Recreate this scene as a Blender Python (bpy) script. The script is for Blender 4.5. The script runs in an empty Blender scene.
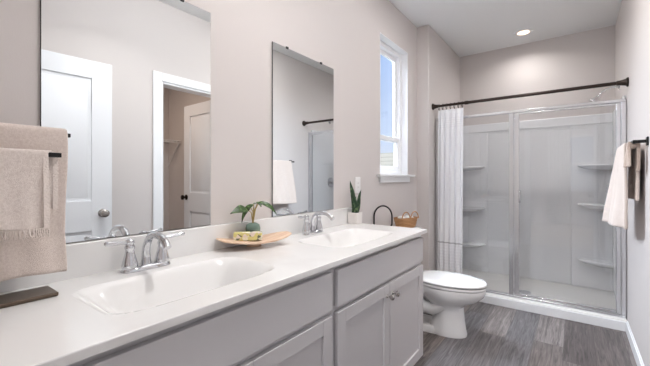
import bpy, bmesh, math, random
from mathutils import Vector, Matrix
random.seed(7)
C = bpy.context.scene.collection
S = bpy.context.scene
PI = math.pi
def lin(r, g, b):
    f = lambda v: (v/255/12.92) if v/255 <= .04045 else ((v/255+.055)/1.055)**2.4
    return (f(r), f(g), f(b), 1)

# ------------------------------------------------------------------ camera
cam = bpy.data.cameras.new('camera'); co = bpy.data.objects.new('camera', cam); C.objects.link(co)
cam.sensor_width = 36; cam.lens = 334.69/650*36; cam.shift_x = -.0004; cam.shift_y = -.0073; cam.clip_start = .01
co.location = (1.3059, 0, 1.1951); co.rotation_euler = (PI/2, 0, math.radians(36.67)); S.camera = co
# ------------------------------------------------------------------ sky
w = bpy.data.worlds.new('sky'); S.world = w; w.use_nodes = True
nt = w.node_tree; N = nt.nodes; L = nt.links
bg = N['Background']; bg.inputs[1].default_value = 1.0
tc = N.new('ShaderNodeTexCoord'); sp = N.new('ShaderNodeSeparateXYZ'); L.new(tc.outputs['Generated'], sp.inputs[0])
rp = N.new('ShaderNodeValToRGB'); L.new(sp.outputs[2], rp.inputs[0])
rp.color_ramp.elements[0].position = .0; rp.color_ramp.elements[0].color = lin(222, 226, 234)
rp.color_ramp.elements[1].position = .55; rp.color_ramp.elements[1].color = lin(140, 178, 236)
e = rp.color_ramp.elements.new(.12); e.color = lin(196, 212, 238)
no = N.new('ShaderNodeTexNoise'); no.inputs['Scale'].default_value = 5; no.inputs['Detail'].default_value = 5
L.new(tc.outputs['Generated'], no.inputs['Vector'])
r2 = N.new('ShaderNodeValToRGB'); r2.color_ramp.elements[0].position = .5; r2.color_ramp.elements[1].position = .68
L.new(no.outputs[0], r2.inputs[0])
mx = N.new('ShaderNodeMix'); mx.data_type = 'RGBA'; L.new(r2.outputs[0], mx.inputs[0]); L.new(rp.outputs[0], mx.inputs[6])
mx.inputs[7].default_value = lin(238, 240, 245); L.new(mx.outputs[2], bg.inputs[0])
sun = bpy.data.lights.new('sun', 'SUN'); sun.energy = 2.6; sun.angle = .02; so = bpy.data.objects.new('sun', sun); C.objects.link(so); so.rotation_euler = Vector((-.45, 1, -.95)).to_track_quat('-Z', 'Y').to_euler()
# ------------------------------------------------------------------ lights: the shower's ceiling lamp, and others added to brighten the room
def area(name, loc, rot, sx, sy, power, col, disk=False):
    l = bpy.data.lights.new(name, 'AREA'); l.shape = 'DISK' if disk else 'RECTANGLE'; l.size = sx
    if not disk: l.size_y = sy
    l.energy = power; l.color = col
    o = bpy.data.objects.new(name, l); C.objects.link(o); o.location = loc; o.rotation_euler = rot
    return o
area('added_daylight', (-.75, 2.95, 2.75), (0, math.radians(-52), 0), 1.0, 1.1, 240, (.80, .89, 1))  # area lamp added outside the window to strengthen its daylight
area('bedroom_fill', (.9, -2.0, 2.7), (0, 0, 0), .3, .3, 60, (.97, .97, 1), True)  # added fill, sends more light in through the entry doorway
area('closet_fill', (2.3, 1.5, 2.47), (0, 0, 0), .15, .15, 6.5, (1, .80, .66), True)  # added warm fill so the closet interior is not too dark
for nm, loc, pw in (('lamp_shower', (.868, 4.122, 2.735), 3.6), ('fill_toilet', (.95, 2.55, 2.735), 9), ('fill_vanity', (.78, 1.05, 2.735), 7.5)):  # only the shower has a ceiling light; the other two are added fill
    area(nm, loc, (0, 0, 0), .10, .10, pw, (1, .975, .955), True).data.spread = math.radians({'lamp_shower': 150, 'fill_vanity': 128}.get(nm, 180))
for nm, y, z, pw in (('added_light_bar', 1.45, 2.52, 13),):
    area(nm, (.118, y, z+.03), (0, math.radians(-104), 0), .06, .46, pw, (.95, .97, 1))  # unseen lamp added to lift the right wall and ceiling
S.view_settings.view_transform = 'Standard'; S.view_settings.look = 'None'; S.view_settings.gamma = 1
S.view_settings.use_curve_mapping = False; S.view_settings.exposure = .28

# ------------------------------------------------------------------ materials
def mat(name, col, rough=.5, metal=0, bump=None, var=None, spec=None, sheen=0, trans=0, coat=0):
    m = bpy.data.materials.new(name); m.use_nodes = True; t = m.node_tree; b = t.nodes['Principled BSDF']
    b.inputs['Base Color'].default_value = lin(*col); b.inputs['Roughness'].default_value = rough; b.inputs['Metallic'].default_value = metal
    if spec is not None: b.inputs['Specular IOR Level'].default_value = spec
    if sheen: b.inputs['Sheen Weight'].default_value = sheen
    if trans: b.inputs['Subsurface Weight'].default_value = trans
    if coat: b.inputs['Coat Weight'].default_value = coat
    c = t.nodes.new('ShaderNodeTexCoord')
    if var:   # (scale, second colour, lo, hi)
        n = t.nodes.new('ShaderNodeTexNoise'); n.inputs['Scale'].default_value = var[0]; n.inputs['Detail'].default_value = 4
        r = t.nodes.new('ShaderNodeValToRGB'); r.color_ramp.elements[0].position = var[2]; r.color_ramp.elements[1].position = var[3]
        r.color_ramp.elements[0].color = lin(*col); r.color_ramp.elements[1].color = lin(*var[1])
        t.links.new(c.outputs['Object'], n.inputs['Vector']); t.links.new(n.outputs[0], r.inputs[0]); t.links.new(r.outputs[0], b.inputs['Base Color'])
    if bump:  # (scale, strength)
        n = t.nodes.new('ShaderNodeTexNoise'); n.inputs['Scale'].default_value = bump[0]; n.inputs['Detail'].default_value = 3
        u = t.nodes.new('ShaderNodeBump'); u.inputs['Strength'].default_value = bump[1]; u.inputs['Distance'].default_value = .004
        t.links.new(c.outputs['Object'], n.inputs['Vector']); t.links.new(n.outputs[0], u.inputs['Height']); t.links.new(u.outputs[0], b.inputs['Normal'])
    return m
M = {}
M['wall'] = mat('wall_paint', (212, 205, 202), .6, bump=(220, .06))
M['ceil'] = mat('ceiling_paint', (240, 240, 240), .7, bump=(160, .08))
M['white'] = mat('white_trim_paint', (240, 240, 241), .35)
M['door'] = mat('door_paint', (236, 238, 242), .38)
M['cab'] = mat('grey_cabinet_paint', (208, 206, 208), .38)
M['counter'] = mat('white_cultured_marble', (238, 237, 236), .2, var=(3.5, (228, 226, 225), .52, .72), coat=.2)
M['chrome'] = mat('chrome', (214, 215, 218), .06, 1)
M['satin'] = mat('satin_aluminium', (226, 227, 230), .24, 1)
M['nickel'] = mat('brushed_nickel', (190, 186, 182), .24, 1)
M['bronze'] = mat('dark_bronze', (56, 46, 41), .32, .7)
M['black'] = mat('black_metal', (22, 21, 22), .4, .3)
M['brown_metal'] = mat('brown_bronze_plate', (98, 84, 72), .35, .5)
M['porcelain'] = mat('white_porcelain', (238, 238, 238), .08, coat=.5)
M['acrylic'] = mat('white_acrylic', (240, 240, 241), .2)
M['pan'] = mat('cream_white_acrylic', (240, 238, 234), .3)
M['towel'] = mat('beige_terry', (233, 219, 210), .95, bump=(620, .7), var=(170, (219, 203, 193), .35, .7), sheen=.4)
M['towel_light'] = mat('pale_beige_terry', (238, 226, 218), .95, bump=(620, .7), var=(170, (222, 208, 199), .35, .7), sheen=.4)
M['towel_dark'] = mat('tan_terry', (212, 194, 182), .95, bump=(620, .7), var=(150, (192, 172, 158), .35, .7), sheen=.4)
M['fringe'] = mat('cream_fringe', (232, 220, 212), .9, bump=(200, .6))
M['leaf'] = mat('dark_green_leaf', (42, 70, 20), .35, var=(90, (104, 142, 72), .54, .68))
M['snake'] = mat('snake_plant_leaf', (34, 62, 40), .35, var=(55, (104, 130, 84), .5, .62))
M['snake_edge'] = mat('pale_leaf_margin', (176, 186, 120), .4)
M['stem'] = mat('pale_stem', (176, 152, 92), .5)
M['green_pot'] = mat('matte_sage_ceramic', (114, 136, 126), .6, bump=(60, .1))
M['white_pot'] = mat('white_ceramic_pot', (238, 232, 228), .4)
M['soil'] = mat('dark_soil', (52, 40, 32), .95, bump=(120, 1))
M['cloth_white'] = mat('white_cloth', (238, 236, 233), .9, bump=(150, .5))
M['grille'] = mat('white_wire', (226, 224, 222), .4)
M['carpet'] = mat('beige_carpet', (176, 164, 150), .95, bump=(300, 1))
M['ground'] = mat('dry_grass_ground', (150, 148, 118), .95, var=(2, (116, 128, 84), .4, .6))
M['plate'] = mat('white_plastic', (242, 240, 239), .35)
M['socket'] = mat('grey_slot', (90, 88, 88), .5)
M['dark'] = mat('dark_recess', (40, 38, 37), .7)
M['foliage'] = mat('green_foliage', (110, 142, 88), .8, var=(8, (160, 186, 130), .4, .6))

def nodes(name):
    m = bpy.data.materials.new(name); m.use_nodes = True
    return m, m.node_tree, m.node_tree.nodes['Principled BSDF']
def nd(t, kind, **kw):
    n = t.nodes.new(kind)
    for k, v in kw.items(): setattr(n, k, v)
    return n
def math_n(t, op, a, b=None):
    n = t.nodes.new('ShaderNodeMath'); n.operation = op
    for i, v in enumerate((a, b)):
        if v is None: continue
        if isinstance(v, (int, float)): n.inputs[i].default_value = v
        else: t.links.new(v, n.inputs[i])
    return n.outputs[0]
def mirror_mat():
    m, t, b = nodes('mirror_silver'); b.inputs['Base Color'].default_value = (.86, .885, .89, 1); b.inputs['Metallic'].default_value = 1; b.inputs['Roughness'].default_value = .0
    return m
M['mirror'] = mirror_mat()
def glass_mat(name, refl, tint):
    m = bpy.data.materials.new(name); m.use_nodes = True; t = m.node_tree; t.nodes.clear()
    o = nd(t, 'ShaderNodeOutputMaterial'); mixs = nd(t, 'ShaderNodeMixShader'); tr = nd(t, 'ShaderNodeBsdfTransparent'); gl = nd(t, 'ShaderNodeBsdfGlossy')
    fr = nd(t, 'ShaderNodeFresnel'); fr.inputs[0].default_value = 1.45; tr.inputs[0].default_value = tint; gl.inputs['Roughness'].default_value = .0
    ge = nd(t, 'ShaderNodeNewGeometry')
    k = math_n(t, 'MULTIPLY', math_n(t, 'MULTIPLY', fr.outputs[0], refl), math_n(t, 'SUBTRACT', 1, ge.outputs['Backfacing']))
    t.links.new(k, mixs.inputs[0]); t.links.new(tr.outputs[0], mixs.inputs[1]); t.links.new(gl.outputs[0], mixs.inputs[2]); t.links.new(mixs.outputs[0], o.inputs[0])
    return m
M['glass'] = glass_mat('shower_glass', 3.2, (.945, .95, .958, 1))
M['pane'] = glass_mat('window_glass', .8, (.98, .985, .99, 1))
def floor_mat():
    m, t, b = nodes('grey_wood_plank'); c = nd(t, 'ShaderNodeTexCoord'); s = nd(t, 'ShaderNodeSeparateXYZ'); t.links.new(c.outputs['Object'], s.inputs[0])
    X, Y = s.outputs[0], s.outputs[1]
    cx = math_n(t, 'DIVIDE', math_n(t, 'ADD', X, 3.03), .178); col = math_n(t, 'FLOOR', cx)
    wn = nd(t, 'ShaderNodeTexWhiteNoise', noise_dimensions='1D'); t.links.new(col, wn.inputs['W'])
    ry = math_n(t, 'ADD', math_n(t, 'DIVIDE', math_n(t, 'ADD', Y, 9), 1.22), wn.outputs[0]); row = math_n(t, 'FLOOR', ry)
    cmb = nd(t, 'ShaderNodeCombineXYZ'); t.links.new(col, cmb.inputs[0]); t.links.new(row, cmb.inputs[1])
    pid = nd(t, 'ShaderNodeTexWhiteNoise', noise_dimensions='3D'); t.links.new(cmb.outputs[0], pid.inputs['Vector'])
    base = nd(t, 'ShaderNodeValToRGB'); e = base.color_ramp.elements
    e[0].color = lin(86, 79, 78); e[1].color = lin(134, 127, 125)
    for p, cc in ((.3, (108, 100, 97)), (.5, (110, 107, 109)), (.75, (118, 109, 105))):
        k = e.new(p); k.color = lin(*cc)
    t.links.new(pid.outputs[0], base.inputs[0])
    gv = nd(t, 'ShaderNodeCombineXYZ'); t.links.new(math_n(t, 'MULTIPLY', X, 62), gv.inputs[0]); t.links.new(math_n(t, 'MULTIPLY', Y, 3.6), gv.inputs[1])
    t.links.new(math_n(t, 'MULTIPLY', pid.outputs[0], 50), gv.inputs[2])
    g = nd(t, 'ShaderNodeTexNoise'); g.inputs['Scale'].default_value = 1; g.inputs['Detail'].default_value = 6; g.inputs['Roughness'].default_value = .65; g.inputs['Distortion'].default_value = 1.2
    t.links.new(gv.outputs[0], g.inputs['Vector'])
    gr = nd(t, 'ShaderNodeValToRGB'); gr.color_ramp.elements[0].position = .3; gr.color_ramp.elements[1].position = .72
    gr.color_ramp.elements[0].color = (.30, .29, .29, 1); gr.color_ramp.elements[1].color = (1.55, 1.54, 1.54, 1); t.links.new(g.outputs[0], gr.inputs[0])
    mu = nd(t, 'ShaderNodeMix', data_type='RGBA', blend_type='MULTIPLY'); mu.inputs[0].default_value = 1
    t.links.new(base.outputs[0], mu.inputs[6]); t.links.new(gr.outputs[0], mu.inputs[7])
    # seams between planks
    fx = math_n(t, 'FRACT', cx); fy = math_n(t, 'FRACT', ry)
    sx = math_n(t, 'LESS_THAN', fx, .014); sy = math_n(t, 'LESS_THAN', fy, .0025); se = math_n(t, 'MAXIMUM', sx, sy)
    dk = nd(t, 'ShaderNodeMix', data_type='RGBA'); t.links.new(math_n(t, 'MULTIPLY', se, .65), dk.inputs[0]); t.links.new(mu.outputs[2], dk.inputs[6]); dk.inputs[7].default_value = lin(52, 48, 47)
    t.links.new(dk.outputs[2], b.inputs['Base Color']); b.inputs['Roughness'].default_value = .42
    bu = nd(t, 'ShaderNodeBump'); bu.inputs['Strength'].default_value = .12; bu.inputs['Distance'].default_value = .002; t.links.new(g.outputs[0], bu.inputs['Height']); t.links.new(bu.outputs[0], b.inputs['Normal'])
    return m
M['floor'] = floor_mat()
def wood_mat():
    m, t, b = nodes('pale_wood'); c = nd(t, 'ShaderNodeTexCoord'); mp = nd(t, 'ShaderNodeMapping'); mp.inputs['Rotation'].default_value = (0, 0, math.radians(20)); mp.inputs['Scale'].default_value = (50, 5, 20)
    t.links.new(c.outputs['Object'], mp.inputs[0]); n = nd(t, 'ShaderNodeTexNoise'); n.inputs['Scale'].default_value = 1; n.inputs['Detail'].default_value = 5
    t.links.new(mp.outputs[0], n.inputs['Vector']); r = nd(t, 'ShaderNodeValToRGB'); r.color_ramp.elements[0].color = lin(222, 184, 154); r.color_ramp.elements[1].color = lin(246, 220, 196)
    r.color_ramp.elements[0].position = .3; r.color_ramp.elements[1].position = .7
    t.links.new(n.outputs[0], r.inputs[0]); t.links.new(r.outputs[0], b.inputs['Base Color']); b.inputs['Roughness'].default_value = .5
    return m
M['wood'] = wood_mat()
def wicker_mat():
    m, t, b = nodes('woven_wicker'); c = nd(t, 'ShaderNodeTexCoord'); w_ = nd(t, 'ShaderNodeTexWave', wave_type='BANDS', bands_direction='Z'); w_.inputs['Scale'].default_value = 26; w_.inputs['Distortion'].default_value = 3; w_.inputs['Detail'].default_value = 2
    t.links.new(c.outputs['Object'], w_.inputs['Vector']); r = nd(t, 'ShaderNodeValToRGB'); r.color_ramp.elements[0].color = lin(150, 104, 66); r.color_ramp.elements[1].color = lin(208, 160, 112)
    t.links.new(w_.outputs[0], r.inputs[0]); t.links.new(r.outputs[0], b.inputs['Base Color']); b.inputs['Roughness'].default_value = .7
    u = nd(t, 'ShaderNodeBump'); u.inputs['Strength'].default_value = .7; u.inputs['Distance'].default_value = .004; t.links.new(w_.outputs[0], u.inputs['Height']); t.links.new(u.outputs[0], b.inputs['Normal'])
    return m
M['wicker'] = wicker_mat()
def soap_mat():
    m, t, b = nodes('yellow_patterned_paper'); c = nd(t, 'ShaderNodeTexCoord'); v = nd(t, 'ShaderNodeTexVoronoi'); v.inputs['Scale'].default_value = 62; t.links.new(c.outputs['Object'], v.inputs['Vector'])
    s = nd(t, 'ShaderNodeSeparateColor'); t.links.new(v.outputs['Color'], s.inputs[0]); r = nd(t, 'ShaderNodeValToRGB'); r.color_ramp.interpolation = 'CONSTANT'; e = r.color_ramp.elements
    e[0].color = lin(226, 218, 146); e[1].position = .84; e[1].color = lin(112, 118, 92)
    for p, cc in ((.24, (240, 234, 214)), (.46, (226, 216, 140)), (.58, (186, 182, 116)), (.68, (238, 226, 216))):
        k = e.new(p); k.color = lin(*cc)
    t.links.new(s.outputs[0], r.inputs[0]); t.links.new(r.outputs[0], b.inputs['Base Color']); b.inputs['Roughness'].default_value = .5
    return m
M['soap'] = soap_mat()
def curtain_mat():   # white cloth with woven grey pinstripes at the top and a grey band of stripes at the foot
    m, t, b = nodes('striped_white_cotton'); c = nd(t, 'ShaderNodeTexCoord'); s = nd(t, 'ShaderNodeSeparateXYZ'); t.links.new(c.outputs['Object'], s.inputs[0]); Z = s.outputs[2]
    def stripe(z0, w): return math_n(t, 'LESS_THAN', math_n(t, 'ABSOLUTE', math_n(t, 'SUBTRACT', Z, z0)), w)
    tot = math_n(t, 'MULTIPLY', stripe(.545, .006), .5)
    for k in range(5): tot = math_n(t, 'MAXIMUM', tot, math_n(t, 'MULTIPLY', stripe(1.80-.022*k, .0035), .07))
    low = math_n(t, 'LESS_THAN', Z, .53); fr = math_n(t, 'LESS_THAN', math_n(t, 'FRACT', math_n(t, 'DIVIDE', Z, .03)), .42)
    tot = math_n(t, 'MAXIMUM', tot, math_n(t, 'MULTIPLY', math_n(t, 'MULTIPLY', low, fr), .05))
    x = nd(t, 'ShaderNodeMix', data_type='RGBA'); t.links.new(tot, x.inputs[0]); x.inputs[6].default_value = lin(240, 240, 242); x.inputs[7].default_value = lin(92, 88, 92)
    t.links.new(x.outputs[2], b.inputs['Base Color']); b.inputs['Roughness'].default_value = .85; b.inputs['Transmission Weight'].default_value = 0
    return m
M['curtain'] = curtain_mat()
def siding_mat():
    m, t, b = nodes('beige_lap_boards'); c = nd(t, 'ShaderNodeTexCoord'); s = nd(t, 'ShaderNodeSeparateXYZ'); t.links.new(c.outputs['Object'], s.inputs[0])
    f = math_n(t, 'LESS_THAN', math_n(t, 'FRACT', math_n(t, 'DIVIDE', s.outputs[2], .15)), .14)
    x = nd(t, 'ShaderNodeMix', data_type='RGBA'); t.links.new(f, x.inputs[0]); x.inputs[6].default_value = lin(216, 210, 198); x.inputs[7].default_value = lin(182, 175, 162)
    t.links.new(x.outputs[2], b.inputs['Base Color']); b.inputs['Roughness'].default_value = .8
    return m
M['siding'] = siding_mat()
def emit(name, col, st):
    m = bpy.data.materials.new(name); m.use_nodes = True; b = m.node_tree.nodes['Principled BSDF']
    b.inputs['Emission Color'].default_value = lin(*col); b.inputs['Emission Strength'].default_value = st; b.inputs['Base Color'].default_value = lin(*col)
    return m
M['lens'] = emit('lit_lamp_lens', (255, 236, 214), 1.6)

# ------------------------------------------------------------------ mesh builder
class B:
    def __init__(s): s.bm = bmesh.new()
    def box(s, x0, x1, y0, y1, z0, z1):
        vs = [s.bm.verts.new(p) for p in ((x0,y0,z0),(x1,y0,z0),(x1,y1,z0),(x0,y1,z0),(x0,y0,z1),(x1,y0,z1),(x1,y1,z1),(x0,y1,z1))]
        for f in ((3,2,1,0),(4,5,6,7),(0,1,5,4),(1,2,6,5),(2,3,7,6),(3,0,4,7)): s.bm.faces.new([vs[i] for i in f])
        return s
    def loft(s, rings, closed=True, caps=True):
        rv = [[s.bm.verts.new(p) for p in r] for r in rings]; n = len(rv[0])
        for a, b in zip(rv, rv[1:]):
            for i in range(n if closed else n-1):
                j = (i+1) % n; s.bm.faces.new((a[i], a[j], b[j], b[i]))
        if caps and closed:
            s.bm.faces.new(rv[0][::-1]); s.bm.faces.new(rv[-1])
        return s
    def tube(s, pts, r, n=10, caps=True):
        pts = [Vector(p) for p in pts]; rs = r if isinstance(r, (list, tuple)) else [r]*len(pts)
        rings = []; prev = None
        for i, p in enumerate(pts):
            d = (pts[min(i+1, len(pts)-1)] - pts[max(i-1, 0)]).normalized()
            if prev is None:
                a = d.cross(Vector((0,0,1)));
                if a.length < .05: a = d.cross(Vector((0,1,0)))
            else: a = prev - d*prev.dot(d)
            a.normalize(); prev = a; b = d.cross(a)
            rings.append([p + (a*math.cos(2*PI*k/n) + b*math.sin(2*PI*k/n))*rs[i] for k in range(n)])
        return s.loft(rings, True, caps)
    def cyl(s, p0, p1, r0, r1=None, n=20): return s.tube([p0, p1], [r0, r0 if r1 is None else r1], n)
    def lathe(s, prof, o=(0,0,0), axis='z', n=24):
        rings = []
        for r, h in prof:
            ring = []
            for k in range(n):
                c, q = r*math.cos(2*PI*k/n), r*math.sin(2*PI*k/n)
                p = {'z': (c, q, h), 'x': (h, c, q), 'y': (q, h, c)}[axis]
                ring.append((o[0]+p[0], o[1]+p[1], o[2]+p[2]))
            rings.append(ring)
        return s.loft(rings)
    def rot(s, ang, piv, axis='Z'):
        bmesh.ops.rotate(s.bm, verts=s.bm.verts, cent=piv, matrix=Matrix.Rotation(ang, 3, axis)); return s
    def build(s, name, m, parent=None, bev=0, sharp=40, seg=2, keep=False, solid=0):
        bm = s.bm; bmesh.ops.recalc_face_normals(bm, faces=bm.faces)
        if parent is not None: off = parent.get('_o', None); off = Vector(off) if off is not None else Vector((0,0,0))
        else:
            xs = [v.co for v in bm.verts]
            off = Vector(((min(v.x for v in xs)+max(v.x for v in xs))/2, (min(v.y for v in xs)+max(v.y for v in xs))/2, min(v.z for v in xs)))
            if keep: off = Vector((0,0,0))
        bmesh.ops.translate(bm, verts=bm.verts, vec=-off)
        me = bpy.data.meshes.new(name); bm.to_mesh(me); bm.free()
        me.polygons.foreach_set('use_smooth', [True]*len(me.polygons)); me.set_sharp_from_angle(angle=math.radians(sharp))
        me.materials.append(M[m]); o = bpy.data.objects.new(name, me); C.objects.link(o)
        if parent is not None: o.parent = parent; o['_o'] = list(off)
        else: o.location = off; o['_o'] = list(off)
        if solid: q = o.modifiers.new('solid', 'SOLIDIFY'); q.thickness = solid; q.offset = 0
        if bev:
            q = o.modifiers.new('bevel', 'BEVEL'); q.width = bev; q.segments = seg; q.limit_method = 'ANGLE'; q.angle_limit = math.radians(40)
            q.harden_normals = True
        return o
def tag(o, label, cat, group=None, kind=None):
    o['label'] = label; o['category'] = cat
    if group: o['group'] = group
    if kind: o['kind'] = kind
    return o
def thing(name, loc, label=None, cat=None, group=None):
    o = bpy.data.objects.new(name, None); C.objects.link(o); o.location = loc; o['_o'] = list(loc); o.empty_display_size = .05
    if label: tag(o, label, cat, group)
    return o
def struct(o): o['kind'] = 'structure'; return o
def dup(root, off, label=None, group=None):
    r = root.copy(); C.objects.link(r); r.location = root.location + Vector(off)
    if label: r['label'] = label
    if group: r['group'] = group
    for ch in list(root.children):
        c = ch.copy(); C.objects.link(c); c.parent = r
        for g in list(ch.children):
            d = g.copy(); C.objects.link(d); d.parent = c
    return r
def smooth(t): t = max(0, min(1, t)); return t*t*(3-2*t)

# ------------------------------------------------------------------ the room
W = 1.6385; H = 2.755; XJ = .126; YJ = 3.34; YB = 4.4943; YN = .075
struct(B().box(-1.5, 3.2, -.04, 4.62, -.1, 0).build('floor', 'floor', keep=True))
struct(B().box(-.14, 1.76, -.04, 4.62, H, H+.1).build('ceiling', 'ceil', keep=True))
# left wall with the window opening
y0, y1, z0, z1 = 2.521, 3.100, 1.225, 2.418
b = B(); b.box(-.14, 0, -.04, y0, 0, H); b.box(-.14, 0, y1, YJ+.02, 0, H); b.box(-.14, 0, y0, y1, 0, z0); b.box(-.14, 0, y0, y1, z1, H)
struct(b.build('wall_left', 'wall', keep=True))
struct(B().box(-.14, XJ, YJ, 4.62, 0, H).build('wall_alcove', 'wall', keep=True, bev=.012, seg=3))
struct(B().box(XJ, W, YB, 4.62, 0, H).build('wall_back', 'wall', keep=True))
# right wall with the closet doorway
c0, c1, ct = 1.512, 2.215, 2.045
b = B(); b.box(W, 1.754, -.04, c0, 0, H); b.box(W, 1.754, c1, 4.62, 0, H); b.box(W, 1.754, c0, c1, ct, H)
struct(b.build('wall_right', 'wall', keep=True))
# near wall behind the camera with the entry doorway
d0, d1 = .66, 1.575
b = B(); b.box(0, d0, -.04, YN, 0, H); b.box(d1, W, -.04, YN, 0, H); b.box(d0, d1, -.04, YN, ct, H)
struct(b.build('wall_near', 'wall', keep=True))
# trims
def casing_x(name, x, a0, a1, top, wd=.083, th=.016):   # door casing on a wall plane x (towards -x)
    b = B(); b.box(x-th, x, a0-wd, a0-.006, 0, top+wd); b.box(x-th, x, a1+.006, a1+wd, 0, top+wd); b.box(x-th, x, a0-.006, a1+.006, top+.006, top+wd)
    b.box(x-.004, 1.758, a0-.006, a0+.012, 0, top+.006); b.box(x-.004, 1.758, a1-.012, a1+.006, 0, top+.006); b.box(x-.004, 1.758, a0+.012, a1-.012, top-.012, top+.006)
    return struct(b.build(name, 'white', keep=True, bev=.004))
casing_x('trim_closet', W, c0, c1, ct)
b = B(); b.box(d0-.08, d0-.006, YN, YN+.016, 0, ct+.08); b.box(d0-.006, d1+.006, YN, YN+.016, ct+.006, ct+.08)
b.box(d0-.006, d0+.01, -.045, YN+.003, 0, ct); b.box(d1-.01, d1+.006, -.045, YN+.003, 0, ct); b.box(d0+.01, d1-.01, -.045, YN+.003, ct-.01, ct+.006)
struct(b.build('trim_entry', 'white', keep=True, bev=.004))
def base_x(name, x, a0, a1, s):
    b = B(); b.box(min(x, x+s*.013), max(x, x+s*.013), a0, a1, 0, .078); b.box(min(x, x+s*.008), max(x, x+s*.008), a0, a1, .078, .092)
    return struct(b.build(name, 'white', keep=True, bev=.003))
base_x('baseboard_right', W, c1+.084, 3.478, -1)
base_x('baseboard_near_right', W, .1, c0-.084, -1)
base_x('baseboard_left', 0, 2.056, YJ, 1)
b = B(); b.box(0.013, XJ, YJ-.013, YJ, 0, .078); b.box(0.013, XJ, YJ-.008, YJ, .078, .092); struct(b.build('baseboard_alcove', 'white', keep=True, bev=.003))

# window
win = thing('window_1', (-.06, (y0+y1)/2, z0)); struct(win)
b = B(); t_ = .006   # white lining of the opening
b.box(-.138, .001, y0, y0+t_, z0, z1); b.box(-.138, .001, y1-t_, y1, z0, z1); b.box(-.138, .001, y0+t_, y1-t_, z1-t_, z1)
b.build('window_lining', 'white', win)
b = B(); fa, fb, g0, g1 = y0+t_, y1-t_, z0+.004, z1-t_
b.box(-.125, -.06, fa, fa+.04, g0, g1); b.box(-.125, -.06, fb-.04, fb, g0, g1); b.box(-.125, -.06, fa+.04, fb-.04, g1-.045, g1); b.box(-.125, -.06, fa+.04, fb-.04, g0, g0+.04)
b.build('window_frame', 'white', win, bev=.003)
zm = 1.56
def sash(name, x0, x1, za, zb):
    b = B(); p, q = fa+.04, fb-.04; k = .038
    b.box(x0, x1, p, p+k, za, zb); b.box(x0, x1, q-k, q, za, zb); b.box(x0, x1, p+k, q-k, zb-k, zb); b.box(x0, x1, p+k, q-k, za, za+k)
    o = b.build(name, 'white', win, bev=.003)
    B().box((x0+x1)/2-.002, (x0+x1)/2+.002, p+k, q-k, za+k, zb-k).build('glass_pane', 'pane', o)
    return o
sash('upper_sash', -.12, -.095, zm-.02, g1-.045)
ls = sash('lower_sash', -.092, -.066, g0+.04, zm+.022)
B().box(-.066, -.052, 2.79, 2.83, zm+.004, zm+.02).build('sash_lock', 'white', win, bev=.003)
b = B(); b.box(-.06, .0, y0+t_, y1-t_, z0-.017, z0+.004); b.box(.0005, .038, 2.455, 3.205, z0-.017, z0+.004)
b.build('window_stool', 'white', win, bev=.004)
B().box(.0005, .018, 2.50, 3.115, z0-.066, z0-.0175).build('window_apron', 'white', win, bev=.004)

# panelled doors
def panel_door(bld, wd, ht, th=.035, st=.13):   # local: x along width 0..wd, y thickness, z height
    zz = [.0, .22, .86, 1.02, ht-.12, ht]
    bld.box(0, st, 0, th, 0, ht); bld.box(wd-st, wd, 0, th, 0, ht)
    for a, c in ((0, .22), (.80, 1.02), (ht-.13, ht)): bld.box(st, wd-st, 0, th, a, c)
    for a, c in ((.22, .80), (1.02, ht-.13)):
        bld.box(st, wd-st, .010, th-.010, a, c)
        for f0, f1, s in ((.010, .003, 1), (th-.010, th-.003, -1)):   # raised field with sloping edges
            k, q = .022, .045
            r0 = [(st+k, f0, a+k), (wd-st-k, f0, a+k), (wd-st-k, f0, c-k), (st+k, f0, c-k)]
            r1 = [(st+q, f1, a+q), (wd-st-q, f1, a+q), (wd-st-q, f1, c-q), (st+q, f1, c-q)]
            bld.loft([r0, r1])
    return bld
def place(bld, ang, loc):
    bmesh.ops.rotate(bld.bm, verts=bld.bm.verts, cent=(0,0,0), matrix=Matrix.Rotation(ang, 3, 'Z')); bmesh.ops.translate(bld.bm, verts=bld.bm.verts, vec=loc); return bld
def knob(bld, wd, z, th, inset=.06, both=True):
    for s, f in (((1, th), (-1, 0)) if both else ((1, th),)):
        y = lambda d: f+s*d
        bld.lathe([(.001, y(0)), (.032, y(0)), (.031, y(.006)), (.012, y(.01)), (.011, y(.028)), (.022, y(.034)), (.029, y(.044)), (.028, y(.055)), (.018, y(.062)), (.001, y(.063))], (wd-inset, 0, z), 'y')
    return bld
# entry door, swung open against the right wall
hx, hy, ang = 1.612, .158, math.radians(93.6)
door = place(panel_door(B(), .915, 2.04), ang, (hx, hy, .012)).build('door_1', 'door', bev=.002); struct(door)
k = place(knob(B(), .915, .925, .035, both=False), ang, (hx, hy, .012)).build('door_handle', 'nickel', door)
b = B()
for z in (.25, 1.0, 1.8): b.cyl((-.006, -.004, z), (-.006, -.004, z+.09), .007)
place(b, ang, (hx, hy, .012)).build('door_hinge', 'nickel', door)
# closet door, open at right angles into the closet
door2 = place(panel_door(B(), .66, 2.03), math.radians(2), (1.765, c1-.02-.035, .012)).build('door_2', 'door', bev=.002); struct(door2)
place(knob(B(), .66, .96, .035, .055), math.radians(2), (1.765, c1-.02-.035, .012)).build('door_handle', 'bronze', door2)
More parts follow.
